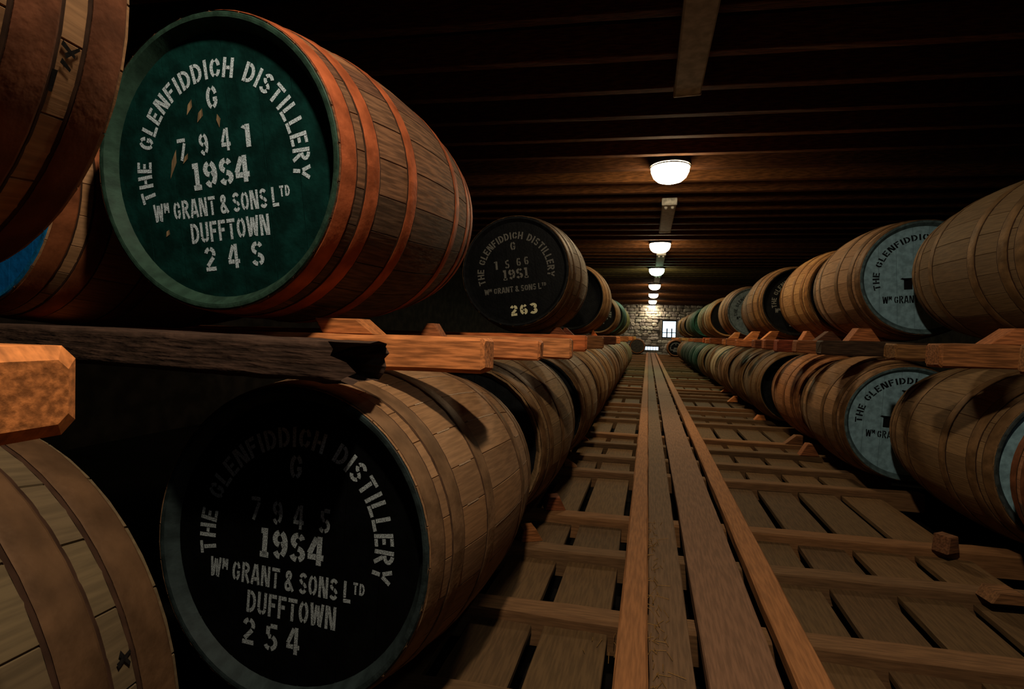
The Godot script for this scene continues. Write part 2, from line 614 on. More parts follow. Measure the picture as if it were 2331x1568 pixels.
func casks() -> void:
	var red := [c8(120, 82, 56), c8(92, 68, 50), c8(142, 94, 62), c8(80, 62, 48), c8(112, 78, 54), c8(100, 66, 46)]
	var tan := [c8(142, 104, 70), c8(130, 96, 66), c8(150, 112, 78), c8(122, 92, 64), c8(138, 100, 66)]
	var buff := [c8(122, 93, 60), c8(114, 87, 57), c8(128, 98, 64)]
	var amber := [c8(150, 108, 64), c8(142, 100, 60), c8(156, 114, 68)]
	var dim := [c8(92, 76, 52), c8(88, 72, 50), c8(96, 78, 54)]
	var green := [c8(52, 76, 60), c8(46, 68, 54)]
	var ink := c8(204, 220, 230)
	var black := c8(14, 15, 16)
	var grey := c8(126, 158, 168)
	var rust := c8(128, 72, 42)
	var brown := c8(116, 84, 54)
	# ---- left, upper tier
	cask({at = Vector3(-0.930, 0.378, 0.37), label = "brown cask end at the upper left corner with a rust flaked hoop", marks = [[0.911, -14.5, 0.930, -16.0], [0.918, -16.5, 0.934, -14.2], [0.914, -17.5, 0.928, -18.6], [0.910, -19.5, 0.911, -23.5]], near = true, tones = tan, hoop = c8(110, 66, 44), head = black})
	cask({at = Vector3(-1.700, 0.345, -0.89), label = "cask with a bright blue head behind the upper left corner cask", near = true, tones = tan, hoop = rust, head = c8(10, 96, 160), rim = c8(16, 100, 150)})
	cask({at = Vector3(-0.922, 0.347, -0.89), big = 0.98, tilt = 4.2, yaw = 0.8, roll = 4.6, label = "big reddish cask with a dark green head stencilled 7941 and 1984", near = true, soft = false, bump = 0.6, tones = red, hoop = c8(170, 88, 52), head = c8(11, 48, 44), rim = c8(46, 70, 58),
		text = {g = "G", number = [["7", -0.098, 0.052], ["9", -0.036, 0.055], ["4", 0.024, 0.057], ["1", 0.082, 0.057]], year = "!984", foot = [["2", -0.053, -0.2], ["4", 0.012, -0.2], ["8", 0.076, -0.2]]}, ink = ink,
		scrapes = [[-0.138, -0.02, -0.118, 0.045, 0.12], [-0.083, 0.118, -0.068, 0.152, 0.2], [-0.055, 0.1, -0.04, 0.13, 0.25], [0.005, 0.085, 0.0, 0.115, 0.22], [-0.1, 0.012, -0.085, 0.035, 0.2], [-0.16, -0.152, -0.15, -0.135, 0.35]]})
	cask({at = Vector3(-0.763, 0.360, -2.85), roll = 7.0, label = "cask with a black head stencilled 1981 and a cream number 263", near = true, tones = buff, hoop = brown, head = c8(12, 12, 12), rim = c8(26, 26, 26),
		text = {g = "G", number = [["1", -0.112, 0.05], ["5", -0.045, 0.05], ["6", 0.025, 0.055], ["6", 0.072, 0.057]], year = "!98!", town = false, firm_y = -0.1, firm_h = 0.034}, ink = c8(120, 116, 106), foot_text = [["2", -0.03, -0.225], ["6", 0.03, -0.225], ["3", 0.088, -0.225]], ink_label = "faded grey stencilled lettering"})
	cask({at = Vector3(-0.743, 0.360, -4.90), label = "buff cask with a plain black head just behind the cask numbered 263", tones = [buff[0]], hoop = brown, head = black, rim = black})
	cask({at = Vector3(-0.848, 0.360, -8.75), label = "smaller brown cask, white marks on its black head, before the upper left green cask", tones = [buff[1]], hoop = brown, head = black, text = {g = "G", year = "!98!"}, ink = c8(150, 160, 155)})
	cask({at = Vector3(-0.788, 0.360, -9.90), label = "dull green cask on the upper left tier", tones = [green[0]], hoop = green[1], head = black})
	cask({at = Vector3(-0.788, 0.360, -11.90), label = "last cask of the upper left tier, buff with a lit rim, beyond the green one", tones = [buff[2]], hoop = c8(150, 120, 76), head = c8(24, 36, 32)})
	# ---- left, lower tier
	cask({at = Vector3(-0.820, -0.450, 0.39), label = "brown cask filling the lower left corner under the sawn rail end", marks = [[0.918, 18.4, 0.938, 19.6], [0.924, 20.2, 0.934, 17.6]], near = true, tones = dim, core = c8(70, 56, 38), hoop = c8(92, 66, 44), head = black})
	cask({at = Vector3(-0.706, -0.444, -0.87), big = 1.01, tilt = -3.5, roll = -0.7, caulk = true, label = "cask with a black head stencilled 7945 and 1984 in the lower row", near = true, tones = tan, core = c8(150, 116, 84), hoop = c8(128, 96, 68), edge_tone = c8(82, 58, 42), head = c8(6, 7, 8), rim = c8(44, 54, 54),
		text = {g = "G", number = [["7", -0.094, 0.055], ["9", -0.038, 0.052], ["4", 0.014, 0.05], ["5", 0.076, 0.05]], year = "!984", foot = [["2", -0.09, -0.2], ["5", -0.033, -0.203], ["4", 0.02, -0.2]]}, ink = c8(158, 166, 168)})
	cask({at = Vector3(-0.694, -0.450, -1.87), label = "brown cask behind the cask numbered 254, crossed by two rail shadows", near = true, tones = buff, hoop = brown, head = black})
	cask({at = Vector3(-0.678, -0.450, -2.90), roll = 3.0, label = "third cask of the lower left row, black head with DISTILLERY in view", near = true, tones = buff, hoop = brown, head = black, rim = black, text = {}, ink = c8(150, 152, 146)})
	var z := -3.9
	var nth := ["fourth", "fifth", "sixth", "seventh", "eighth", "ninth", "tenth", "eleventh", "twelfth"]
	for i in 9:
		cask({at = Vector3(-0.68 - 0.004 * i, -0.45, z), label = "%s brown cask from the camera along the lower left row" % nth[i], tones = [[buff[0], buff[2], tan[0]][i % 3]], hoop = brown, head = black, rim = black})
		z -= 0.99
	cask({at = Vector3(-0.460, -0.450, -23.60), label = "lone cask by the far wall left of the walkway, grey head in an orange rim", tones = [buff[0]], hoop = c8(150, 96, 56), head = c8(70, 66, 60), rim = c8(150, 96, 56)})
	# ---- right, upper tier
	cask({at = Vector3(1.660, 0.370, -2.30), label = "largest brown cask on the upper right tier, at the edge of the picture", near = true, tones = [c8(106, 82, 54), c8(102, 79, 53), c8(110, 86, 57)], hoop = c8(120, 90, 58), head = grey, rim = c8(84, 104, 106)})
	cask({at = Vector3(1.485, 0.371, -3.33), roll = 3.0, label = "upper right cask with a pale blue grey head lettered in black", near = true, tones = tan, hoop = brown, head = grey, rim = c8(84, 104, 106), head_rough = 0.8,
		text = {town = false, firm_y = -0.118, arc_h = 0.034, arc_r = 0.23, fat = [["1", -0.075, -0.03, 0.065, 0.05]]}, ink = c8(16, 17, 20), ink_label = "black stencilled lettering"})
	cask({at = Vector3(1.485, 0.370, -4.32), label = "upper right cask glowing orange between the grey headed cask and the black headed one", near = true, tones = amber, hoop = c8(140, 96, 56), head = black})
	cask({at = Vector3(1.355, 0.360, -5.25), label = "upper right cask with a black head and faint grey letters", near = true, tones = amber, hoop = brown, head = black, rim = c8(28, 26, 24), text = {g = "G", foot = [["2", -0.06, -0.2], ["4", 0.0, -0.2]]}, ink = c8(120, 118, 110)})
	cask({at = Vector3(1.485, 0.360, -6.30), label = "brown cask showing a thin strip beside the smaller pale grey head", tones = [tan[0]], hoop = brown, head = black})
	cask({at = Vector3(1.330, 0.360, -7.25), label = "smaller upper right cask with a pale grey head farther down the row", tones = [amber[0]], hoop = brown, head = c8(122, 140, 146), rim = c8(122, 140, 146), text = {town = false}, ink = c8(30, 32, 36), ink_label = "dark stencilled lettering"})
	cask({at = Vector3(1.325, 0.360, -9.20), label = "upper right cask with a black head next beyond the smaller grey one", tones = [amber[2]], hoop = c8(146, 104, 60), head = black})
	cask({at = Vector3(1.325, 0.360, -10.40), label = "plain brown cask on the upper right tier nearer than the green cask", tones = [tan[0]], hoop = brown, head = black})
	cask({at = Vector3(1.325, 0.360, -12.40), label = "dull green cask on the upper right tier", tones = [green[0]], hoop = green[0], head = green[1]})
	cask({at = Vector3(1.325, 0.360, -13.60), label = "olive brown cask next beyond the green one on the upper right tier", tones = [c8(104, 100, 68)], hoop = c8(90, 84, 58), head = black})
	cask({at = Vector3(1.325, 0.360, -15.70), label = "last but one brown cask at the far end of the upper right tier", tones = [buff[1]], hoop = brown, head = black})
	cask({at = Vector3(1.325, 0.360, -17.60), label = "last and smallest cask of the upper right tier, lit yellow", tones = [buff[2]], hoop = c8(150, 124, 70), head = black})
	# ---- right, lower tier
	cask({at = Vector3(1.550, -0.450, -1.30), label = "reddish cask cut off by the right edge of the picture", near = true, tones = red, hoop = c8(120, 72, 46), head = black})
	cask({at = Vector3(1.575, -0.450, -2.27), label = "large brown lower right cask, a thin strip of grey head at its right", near = true, tones = buff, hoop = c8(124, 92, 60), head = grey, rim = c8(60, 66, 66)})
	cask({at = Vector3(1.419, -0.450, -3.28), roll = -2.0, label = "lower right cask with a pale blue grey head lettered in black", near = true, tones = tan, hoop = brown, head = grey, rim = c8(84, 104, 106), head_rough = 0.8,
		text = {town = false, firm_y = -0.073, arc_h = 0.036, arc_r = 0.24, a0 = 184.0, a1 = -20.0, fat = [["1", -0.1, 0.0, 0.065, 0.05], ["1", -0.02, 0.155, 0.06, 0.03]]}, ink = c8(16, 17, 20), ink_label = "black stencilled lettering"})
	cask({at = Vector3(1.435, -0.450, -4.27), label = "orange brown lower right cask just behind the grey headed one", near = true, tones = [c8(156, 104, 66), c8(146, 98, 64)], hoop = c8(140, 92, 58), head = black})
	cask({at = Vector3(1.365, -0.450, -5.25), label = "fifth cask of the lower right row, with a plain black head", tones = [buff[1]], hoop = brown, head = black, rim = black})
	cask({at = Vector3(1.365, -0.450, -6.24), label = "sixth cask of the lower right row, pale brown", tones = [buff[0]], hoop = brown, head = black})
	cask({at = Vector3(1.345, -0.450, -7.23), label = "seventh cask of the lower right row, reddish brown", tones = [tan[0]], hoop = brown, head = black})
	cask({at = Vector3(1.335, -0.450, -8.22), label = "eighth cask of the lower right row, pale with a black head", tones = [c8(164, 140, 108)], hoop = c8(150, 126, 92), head = black, rim = black, big = 0.95})
	cask({at = Vector3(1.375, -0.450, -9.20), label = "ninth cask of the lower right row, narrow strip beyond the pale one", tones = [buff[0]], hoop = brown, head = black})
	cask({at = Vector3(1.335, -0.450, -10.20), label = "tenth cask of the lower right row, brown, before the green ones", tones = [buff[2]], hoop = brown, head = black})
	cask({at = Vector3(1.325, -0.450, -11.30), label = "nearest of the dark green casks in the lower right row", tones = [c8(44, 66, 54)], hoop = c8(38, 58, 48), head = c8(20, 28, 24)})
	cask({at = Vector3(1.315, -0.450, -13.30), label = "third of the dark green casks in the lower right row", tones = [c8(48, 66, 54)], hoop = c8(38, 58, 48), head = c8(20, 40, 30)})
	cask({at = Vector3(1.320, -0.450, -12.30), label = "second of the dark green casks in the lower right row", tones = [c8(44, 66, 54)], hoop = c8(38, 58, 48), head = c8(20, 28, 24)})
	cask({at = Vector3(1.315, -0.450, -14.30), label = "fourth of the dark green casks in the lower right row", tones = [c8(42, 62, 50)], hoop = c8(38, 58, 48), head = c8(20, 28, 24)})
	cask({at = Vector3(1.315, -0.450, -15.30), label = "last of the dark green casks in the lower right row", tones = [c8(46, 62, 48)], hoop = c8(38, 58, 48), head = c8(20, 28, 24)})
	cask({at = Vector3(1.325, -0.450, -16.30), label = "brown cask touching the last of the dark green casks in the lower right row", tones = [buff[0]], hoop = brown, head = c8(20, 30, 24)})
	cask({at = Vector3(1.325, -0.450, -17.40), label = "brown cask next to the last one before the far wall on the right", tones = [buff[0]], hoop = brown, head = c8(20, 30, 24)})
	cask({at = Vector3(1.130, -0.450, -22.00), label = "last cask before the far wall on the right, black head with white letters", tones = [c8(150, 100, 62)], hoop = c8(150, 96, 60), head = black, text = {g = "G", year = "!98!"}, ink = c8(190, 196, 196)})


# ---------------------------------------------------------------- the building
func slab(called: String, size: Vector3, at: Vector3, m: Material) -> MeshInstance3D:
	var b := BoxMesh.new()
	b.size = size
	var o := put(called, b, m, self, at)
	o.set_meta("kind", "structure")
	return o


func holder(called: String) -> Node3D:
	var o := Node3D.new()
	o.name = called
	add_child(o, true)
	o.set_meta("kind", "structure")
	return o


func structure() -> void:
	var dark := plain(c8(38, 32, 28), blotch, 0.7, 0.95)
	var earth := plain(c8(14, 11, 9), blotch, 0.8, 1.0)
	slab("ground", Vector3(10.4, 0.2, 30.0), Vector3(0.5, -0.24, -11.4), earth)
	slab("wall_left", Vector3(0.3, 3.2, 29.6), Vector3(-4.45, 1.2, -11.4), dark)
	slab("wall_right", Vector3(0.3, 3.2, 29.6), Vector3(5.45, 1.2, -11.4), dark)
	slab("wall_near", Vector3(10.2, 3.2, 0.3), Vector3(0.5, 1.2, 3.25), dark)
	far_wall()
	floor_boards()
	# ceiling: boards over joists that run a little askew to the aisle
	var ceiling := holder("ceiling")
	var lid := BoxMesh.new()
	lid.size = Vector3(10.2, 0.12, 29.6)
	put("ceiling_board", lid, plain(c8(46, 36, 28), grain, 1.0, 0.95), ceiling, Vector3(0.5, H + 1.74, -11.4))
	var shape := timber(9.6, 0.18, 0.062, 0.004, 24, 0.0015, 51)
	var shape2 := timber(9.6, 0.178, 0.06, 0.004, 24, 0.0025, 52)
	for i in 63:
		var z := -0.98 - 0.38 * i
		put("joist", shape if i % 2 == 0 else shape2, wood([c8(106, 66, 36), c8(94, 58, 33), c8(114, 72, 38)][i % 3], 0, 0.9, 0.4, i % 5), ceiling, Vector3(0.5, H + 1.59, z - 0.02), Basis(Vector3.UP, deg_to_rad(6.0 if z < -2.0 else 5.0)))


func floor_boards() -> void:
	var f := holder("floor")
	var tones := [c8(98, 72, 44), c8(90, 66, 41), c8(104, 76, 46), c8(94, 70, 43)]
	# battens, in fours
	var zs := []
	for g in range(-1, 12):
		for q in [1.10, 1.49, 1.93, 2.31]:
			var z: float = -(q + 2.0 * g)
			if z < 0.9 and z > -25.2:
				zs.append(z)
	var bat := timber(2.35, 0.1, 0.07, 0.005, 14, 0.002, 81)
	var bat2 := timber(2.35, 0.1, 0.078, 0.006, 14, 0.003, 82)
	for i in zs.size():
		var c: Color = [c8(110, 80, 52), c8(98, 72, 46), c8(118, 84, 54)][i % 3]
		if i % 4 == 3 and i > 3:
			c = c8(128, 88, 54)
		put("batten", bat if i % 2 == 0 else bat2, wood(c, 0, 0.85, 0.25, i % 5, true), f, Vector3(0.30, -0.017, zs[i] - 0.03), Basis(Vector3.UP, deg_to_rad(5.0)))
	# boards between the battens, lengthways, with open gaps
	var cols := [[-0.72, -0.518], [-0.482, -0.304], [-0.266, -0.084], [0.37, 0.594], [0.630, 0.803], [0.840, 1.024], [1.061, 1.26]]
	var far := start()
	far.set_smooth_group(-1)
	for i in zs.size() - 1:
		var z0: float = zs[i] - 0.07
		var z1: float = zs[i + 1] + 0.005
		if z0 - z1 < 0.06:
			continue
		for k in cols.size():
			var w: float = cols[k][1] - cols[k][0]
			var xm: float = (cols[k][0] + cols[k][1]) / 2
			var skew := tan(deg_to_rad(5.0)) * (xm - 0.30)
			var l := z0 - z1
			var at := Vector3(xm + rng.randf_range(-0.004, 0.004), -0.012 + rng.randf_range(-0.003, 0.003), (z0 + z1) / 2 - skew)
			var turn := Basis(Vector3.UP, PI / 2 + rng.randf_range(-0.012, 0.012))
			var m := timber(l, 0.022, w, 0.002, 3, 0.001, i * 7 + k)
			if i < 24:
				put("plank", m, wood(tones[rng.randi() % 4], 0, 0.82, 0.2, rng.randi() % 5, true), f, at, turn)
			else:
				far.append_from(m, 0, Transform3D(turn, at))
	var o := put("distant_planks", far.commit(), wood(tones[0], 2, 0.85, 0.4), f)
	o.set_meta("kind", "stuff")
	# the walkway: two broad planks between two narrower worn edge planks, in lengths
	var runs := [[-0.052, 0.024, 0.087, c8(150, 98, 58)], [0.026, 0.128, 0.078, c8(108, 80, 56)], [0.154, 0.318, 0.078, c8(126, 90, 66)], [0.345, 0.426, 0.086, c8(156, 102, 60)]]
	for r in 4:
		var a: Array = runs[r]
		var w: float = a[1] - a[0]
		var cuts := [1.0, -5.6 - 0.7 * r, -10.9 + 0.5 * r, -16.4 - 0.6 * r, -21.0 + 0.3 * r, -25.1]
		for i in 5:
			var l: float = cuts[i] - cuts[i + 1] - 0.006
			var th := 0.042 if r == 0 or r == 3 else 0.033
			var m := timber(l, th, w, 0.006 if r == 0 or r == 3 else 0.003, 40 if i == 0 else 12, 0.0018 if i < 2 else 0.001, 300 + r * 10 + i)
			var c: Color = a[3]
			put("walkway_plank", m, wood(c.darkened(0.05 * (i % 2)), 0, 0.8, 0.25, r + i, true), f, Vector3((a[0] + a[1]) / 2, a[2] - th / 2, (cuts[i] + cuts[i + 1]) / 2), Basis(Vector3.UP, PI / 2))


func far_wall() -> void:
	var w := holder("wall_far")
	var z := -25.45
	var m := plain(c8(120, 116, 112), blotch, 1.2, 0.85, 0.6)
	var x0 := -4.6
	var x1 := 5.6
	# the wall stands round a window and a low vent
	var win := Rect2(0.64, H - 0.05, 0.68, 0.86)
	var vent := Rect2(-0.24, 0.20, 0.74, 0.16)
	for q in [[x0, vent.position.x, -0.4, 2.8], [vent.position.x, vent.end.x, -0.4, vent.position.y], [vent.position.x, vent.end.x, vent.end.y, 2.8], [vent.end.x, win.position.x, -0.4, 2.8], [win.position.x, win.end.x, -0.4, win.position.y], [win.position.x, win.end.x, win.end.y, 2.8], [win.end.x, x1, -0.4, 2.8]]:
		var b := BoxMesh.new()
		b.size = Vector3(q[1] - q[0], q[3] - q[2], 0.3)
		put("masonry", b, m, w, Vector3((q[0] + q[1]) / 2, (q[2] + q[3]) / 2, z - 0.15))
	# rubble stones, whitewashed
	var kinds := []
	for i in 4:
		kinds.append(timber(1.0, 1.0, 1.0, 0.18, 2, 0.09, 900 + i))
	var y := -0.05
	var made := 0
	while y < 2.5:
		var h := rng.randf_range(0.11, 0.19)
		var x := -1.9 + rng.randf_range(-0.2, 0.0)
		while x < 2.3:
			var l := rng.randf_range(0.16, 0.40)
			var r := Rect2(x, y, l, h)
			if not r.intersects(win.grow(0.02)) and not r.intersects(vent.grow(0.02)) and made < 300:
				var g := rng.randf_range(-34, 26)
				var basis := Basis.from_scale(Vector3(l - 0.012, h - 0.012, rng.randf_range(0.05, 0.17)))
				put("stone", kinds[rng.randi() % 4], plain(c8(int(186 + g) / 6 * 6, int(182 + g) / 6 * 6, int(178 + g) / 6 * 6), blotch, 1.4, 0.7, 0.5), w, Vector3(x + l / 2, y + h / 2, z + 0.005), Basis(Vector3.BACK, rng.randf_range(-0.10, 0.10)) * basis)
				made += 1
			x += l
		y += h
	# window with a frame and glazing bars
	var win_node := holder("window_1")
	win_node.position = Vector3(win.position.x + win.size.x / 2, win.position.y, z - 0.1)
	var bars := plain(c8(40, 34, 34), blotch, 3.0, 0.8)
	for q in [[-0.32, 0.43, 0.05, 0.86], [0.32, 0.43, 0.05, 0.86], [0, 0.025, 0.68, 0.05], [0, 0.835, 0.68, 0.05]]:
		put("frame", timber(q[3], q[2], 0.05, 0.006, 1, 0.0, 1) if q[3] > q[2] else timber(q[2], q[3], 0.05, 0.006, 1, 0.0, 1), bars, win_node, Vector3(q[0], q[1], 0), Basis(Vector3.BACK, PI / 2) if q[3] > q[2] else Basis())
	for x in [-0.1, 0.12]:
		put("glazing_bar", timber(0.44, 0.055, 0.04, 0.006, 1, 0.0, 2), bars, win_node, Vector3(x, 0.25, 0), Basis(Vector3.BACK, PI / 2))
	put("glazing_bar", timber(0.6, 0.035, 0.04, 0.006, 1, 0.0, 2), bars, win_node, Vector3(0, 0.26, 0))
	var glass := StandardMaterial3D.new()
	glass.albedo_color = Color(0.9, 0.95, 1.0, 0.08)
	glass.transparency = BaseMaterial3D.TRANSPARENCY_ALPHA
	glass.roughness = 0.05
	var pane := BoxMesh.new()
	pane.size = Vector3(0.62, 0.8, 0.006)
	put("pane", pane, glass, win_node, Vector3(0, 0.43, -0.03))
	var vent_node := holder("window_2")
	vent_node.position = Vector3(vent.position.x + vent.size.x / 2, vent.position.y, z - 0.06)
	for i in 5:
		put("vent_bar", timber(0.16, 0.022, 0.02, 0.003, 1, 0.0, 3), bars, vent_node, Vector3(-0.25 + 0.125 * i, 0.08, 0), Basis(Vector3.BACK, PI / 2))


# ---------------------------------------------------------------- lamps
func lamps() -> void:
	var glass := StandardMaterial3D.new()
	glass.albedo_color = Color(1, 1, 1)
	glass.emission_enabled = true
	glass.emission = Color(1.0, 0.9, 0.72)
	glass.emission_energy_multiplier = 120.0
	var bulb := glass.duplicate()
	bulb.emission_energy_multiplier = 8.0
	var iron := plain(c8(58, 52, 46), blotch, 4.0, 0.6, 0.2, 0.3)
	var bowl_p := [Vector2(0, 0.14), Vector2(0.06, 0.137), Vector2(0.105, 0.122), Vector2(0.138, 0.092), Vector2(0.157, 0.05), Vector2(0.162, 0.0)]
	var bowl := lathe(bowl_p, 28)  # bowl enlarged to take in the glare round the lamp
	var base := lathe(flip([Vector2(0.0, 0.0), Vector2(0.172, 0.0), Vector2(0.176, -0.008), Vector2(0.17, -0.045), Vector2(0.12, -0.06), Vector2(0.0, -0.06)]), 28)
	var hoop := lathe([Vector2(0.166, 0.016), Vector2(0.172, 0.010), Vector2(0.166, 0.004), Vector2(0.161, 0.010), Vector2(0.166, 0.016)], 28)
	var stem := lathe([Vector2(0.012, -0.3), Vector2(0.012, -0.05)], 12)
	var down := Basis(Vector3.RIGHT, PI / 2)    # the lathe's +z points down
	var words := ["", "nearest and largest glowing round ceiling lamp over the walkway", "second glowing ceiling lamp from the camera, past the strip fitting", "third ceiling lamp from the camera, glowing slightly green", "fourth ceiling lamp from the camera", "fifth ceiling lamp from the camera", "sixth ceiling lamp, above the far end of the walkway", "last ceiling lamp, right against the far stone wall"]
	for i in LAMP_Z.size():
		var y := H + 1.475
		var z: float = LAMP_Z[i]
		var tint := Color(1.0, 0.9, 0.72)
		var m := glass
		if i == 3:
			m = glass.duplicate()
			m.emission = Color(0.8, 1.0, 0.8)
			tint = Color(0.85, 1.0, 0.8)
		var o := thing("ceiling_lamp", words[i] if i > 0 else "lamp under an added hood, hanging just in front of the camera, above the picture", "lamp", Vector3(0.14 if i > 0 else -0.03, y, z), "lamps in a line over the walkway")
		if i == 0:
			# over the camera an enamel hood is added to keep the ceiling dark
			put("added_shade", lathe([Vector2(0.03, -0.1), Vector2(0.06, -0.075), Vector2(0.12, -0.02), Vector2(0.18, 0.06), Vector2(0.20, 0.12), Vector2(0.196, 0.12), Vector2(0.176, 0.064), Vector2(0.115, -0.01), Vector2(0.05, -0.06), Vector2(0.0, -0.07)], 32), iron, o, Vector3.ZERO, down)
			put("bulb", lathe([Vector2(0.0, 0.09), Vector2(0.02, 0.086), Vector2(0.03, 0.07), Vector2(0.03, 0.05), Vector2(0.014, 0.0), Vector2(0.012, -0.06)], 16), bulb, o, Vector3.ZERO, down)
			put("cord", stem, iron, o, Vector3(0, 0.02, 0), down)
			var b := SpotLight3D.new()
			b.name = "lamp_light"
			b.spot_angle = 82.0
			b.spot_angle_attenuation = 0.1
			b.light_energy = NEAR_ENERGY
			b.light_color = Color(1.0, 0.93, 0.82)
			b.spot_range = 40.0
			b.spot_attenuation = 2.0
			b.light_size = 0.05
			b.shadow_enabled = true
			b.position = Vector3(0, -0.125, 0)
			b.rotation = Vector3(-PI / 2, 0, 0)
			o.add_child(b, true)
			continue
		put("base_plate", base, iron, o, Vector3.ZERO, down)
		put("glass_bowl", bowl, m, o, Vector3.ZERO, down)
		put("guard_ring", hoop, iron, o, Vector3.ZERO, down)
		put("stem", stem, iron, o, Vector3.ZERO, down)
		var s := SpotLight3D.new()
		s.name = "lamp_light"
		s.spot_angle = 87.0
		s.spot_angle_attenuation = 0.15
		s.light_energy = LAMP_ENERGY
		s.light_color = tint
		s.spot_range = 40.0
		s.spot_attenuation = 2.0
		s.light_size = 0.09
		s.shadow_enabled = true
		s.position = Vector3(0, -0.15, 0)
		s.rotation = Vector3(-PI / 2, 0, 0)
		o.add_child(s, true)
	# fluorescent strip fittings: the ones in the picture are not lit
	var body := plain(c8(188, 194, 198), grain_soft, 1.2, 0.7)
	var white := plain(c8(224, 220, 212), blotch, 2.0, 0.5)
	var tray := timber(1.5, 0.07, 0.15, 0.008, 4, 0.0, 5)
	var cap := timber(0.02, 0.078, 0.158, 0.005, 1, 0.0, 5)
	var glint_knob := lathe([Vector2(0, 0.03), Vector2(0.012, 0.026), Vector2(0.018, 0.012), Vector2(0.018, 0.0)], 14)  # white knobs shaped to stand for lamp reflections on the fittings
	var says := ["long unlit strip light fitting overhead, nearest the camera", "unlit strip light fitting with two lamp reflections shaped as knobs between the first two lamps", "small unlit strip light fitting past the second lamp", "tiny unlit strip light fitting past the third lamp", "unseen fill light added beside the camera, in a strip light housing"]
	var fz := [-2.42, -6.5, -10.0, -13.2, 0.3]
	for i in 5:
		var o := thing("strip_light", says[i], "light fitting", Vector3(0.18 if i < 4 else 0.85, H + 1.43, fz[i]), "strip light fittings")
		o.rotation.y = 0.0
		put("housing", tray, body, o, Vector3(0, 0.035, 0), Basis(Vector3.UP, PI / 2))
		for e in [-0.757, 0.757]:
			put("end_cap", cap, white, o, Vector3(0, 0.035, e), Basis(Vector3.UP, PI / 2))
		for x in [-0.035, 0.035]:
			put("glint_knob", glint_knob, white, o, Vector3(x, 0.0, 0.68), down)
		if i == 4:
			# the one beside the camera is added, a cool fill for the shadows
			var fill_tube := lathe([Vector2(0.0, -0.6), Vector2(0.018, -0.6), Vector2(0.018, 0.6), Vector2(0.0, 0.6)], 14)
			var tm := StandardMaterial3D.new()
			tm.emission_enabled = true
			tm.emission = Color(0.86, 0.95, 1.0)
			tm.emission_energy_multiplier = 1.0
			put("fill_tube", fill_tube, tm, o, Vector3(0, -0.03, 0))
			var al := AreaLight3D.new()
			al.name = "fill_light"
			al.area_size = Vector2(0.06, 1.2)
			al.light_color = Color(0.86, 0.95, 1.0)
			al.light_energy = FILL_ENERGY
			al.area_range = 20.0
			al.area_attenuation = 2.0
			al.shadow_enabled = true
			al.position = Vector3(0, -0.055, 0)
			al.rotation = Vector3(-PI / 2, 0, 0)
			o.add_child(al, true)
		for e in [-0.5, 0.5]:
			put("hanger", lathe([Vector2(0.006, 0.0), Vector2(0.006, 0.26)], 8), iron, o, Vector3(0, 0.06, e), Basis(Vector3.RIGHT, -PI / 2))


# ---------------------------------------------------------------- rails between the tiers
func rail(label: String, end: Vector3, w: float, h: float, l: float, dir: int, yaw: float, c: Color, sd: int, jit := 0.002, cut := 0.0) -> void:
	# end: middle of the end face that looks on the aisle, height of the rail's top above the camera; dir -1 runs off to the left, 1 to the right
	var turn := Basis(Vector3.UP, deg_to_rad(yaw))
	# it lies on the lower casks and carries the upper ones
	var low := -INF
	var high := INF
	for i in 60:
		for j in [-0.5, -0.25, 0.0, 0.25, 0.5]:
			var q := Vector3(end.x, 0, end.z) + turn * Vector3(dir * l * i / 59.0, 0, w * j)
			for lie in laid:
				var o: Vector3 = lie[0]
				var t: float = (o.z - q.z) / (CL * lie[2])
				if t < 0.0 or t > 1.0:
					continue
				var r: float = (rad_at(t) + 0.0035) * lie[2]
				var dx := q.x - o.x
				if absf(dx) < r:
					var yc: float = o.y + sin(lie[1]) * (o.z - q.z)
					if o.y < H:
						low = maxf(low, yc + sqrt(r * r - dx * dx))
					else:
						high = minf(high, yc - sqrt(r * r - dx * dx))
	var top := minf(end.y + H, high - 0.002 - jit)
	var bottom := maxf(end.y + H - h, low + 0.002 + jit)
	if SHOW_RAILS:
		print(label, " ", snappedf(low - H, 0.001), " ", snappedf(high - H, 0.001), " h ", snappedf(top - bottom, 0.001))
	h = top - bottom
	tops.append([Vector3(end.x, top, end.z), w])
	var at := Vector3(end.x, (top + bottom) / 2, end.z) + turn * Vector3(dir * l / 2, 0, 0)
	var m := timber(l, h, w, 0.010 if jit == 0.0 else 0.008, 18, jit, sd)
	var o := put("timber_rail", m, wood(c, 0, 0.8, 0.6, sd % 5), self, at, turn)
	tag(o, label, "timber", "timber rails between the tiers of casks")


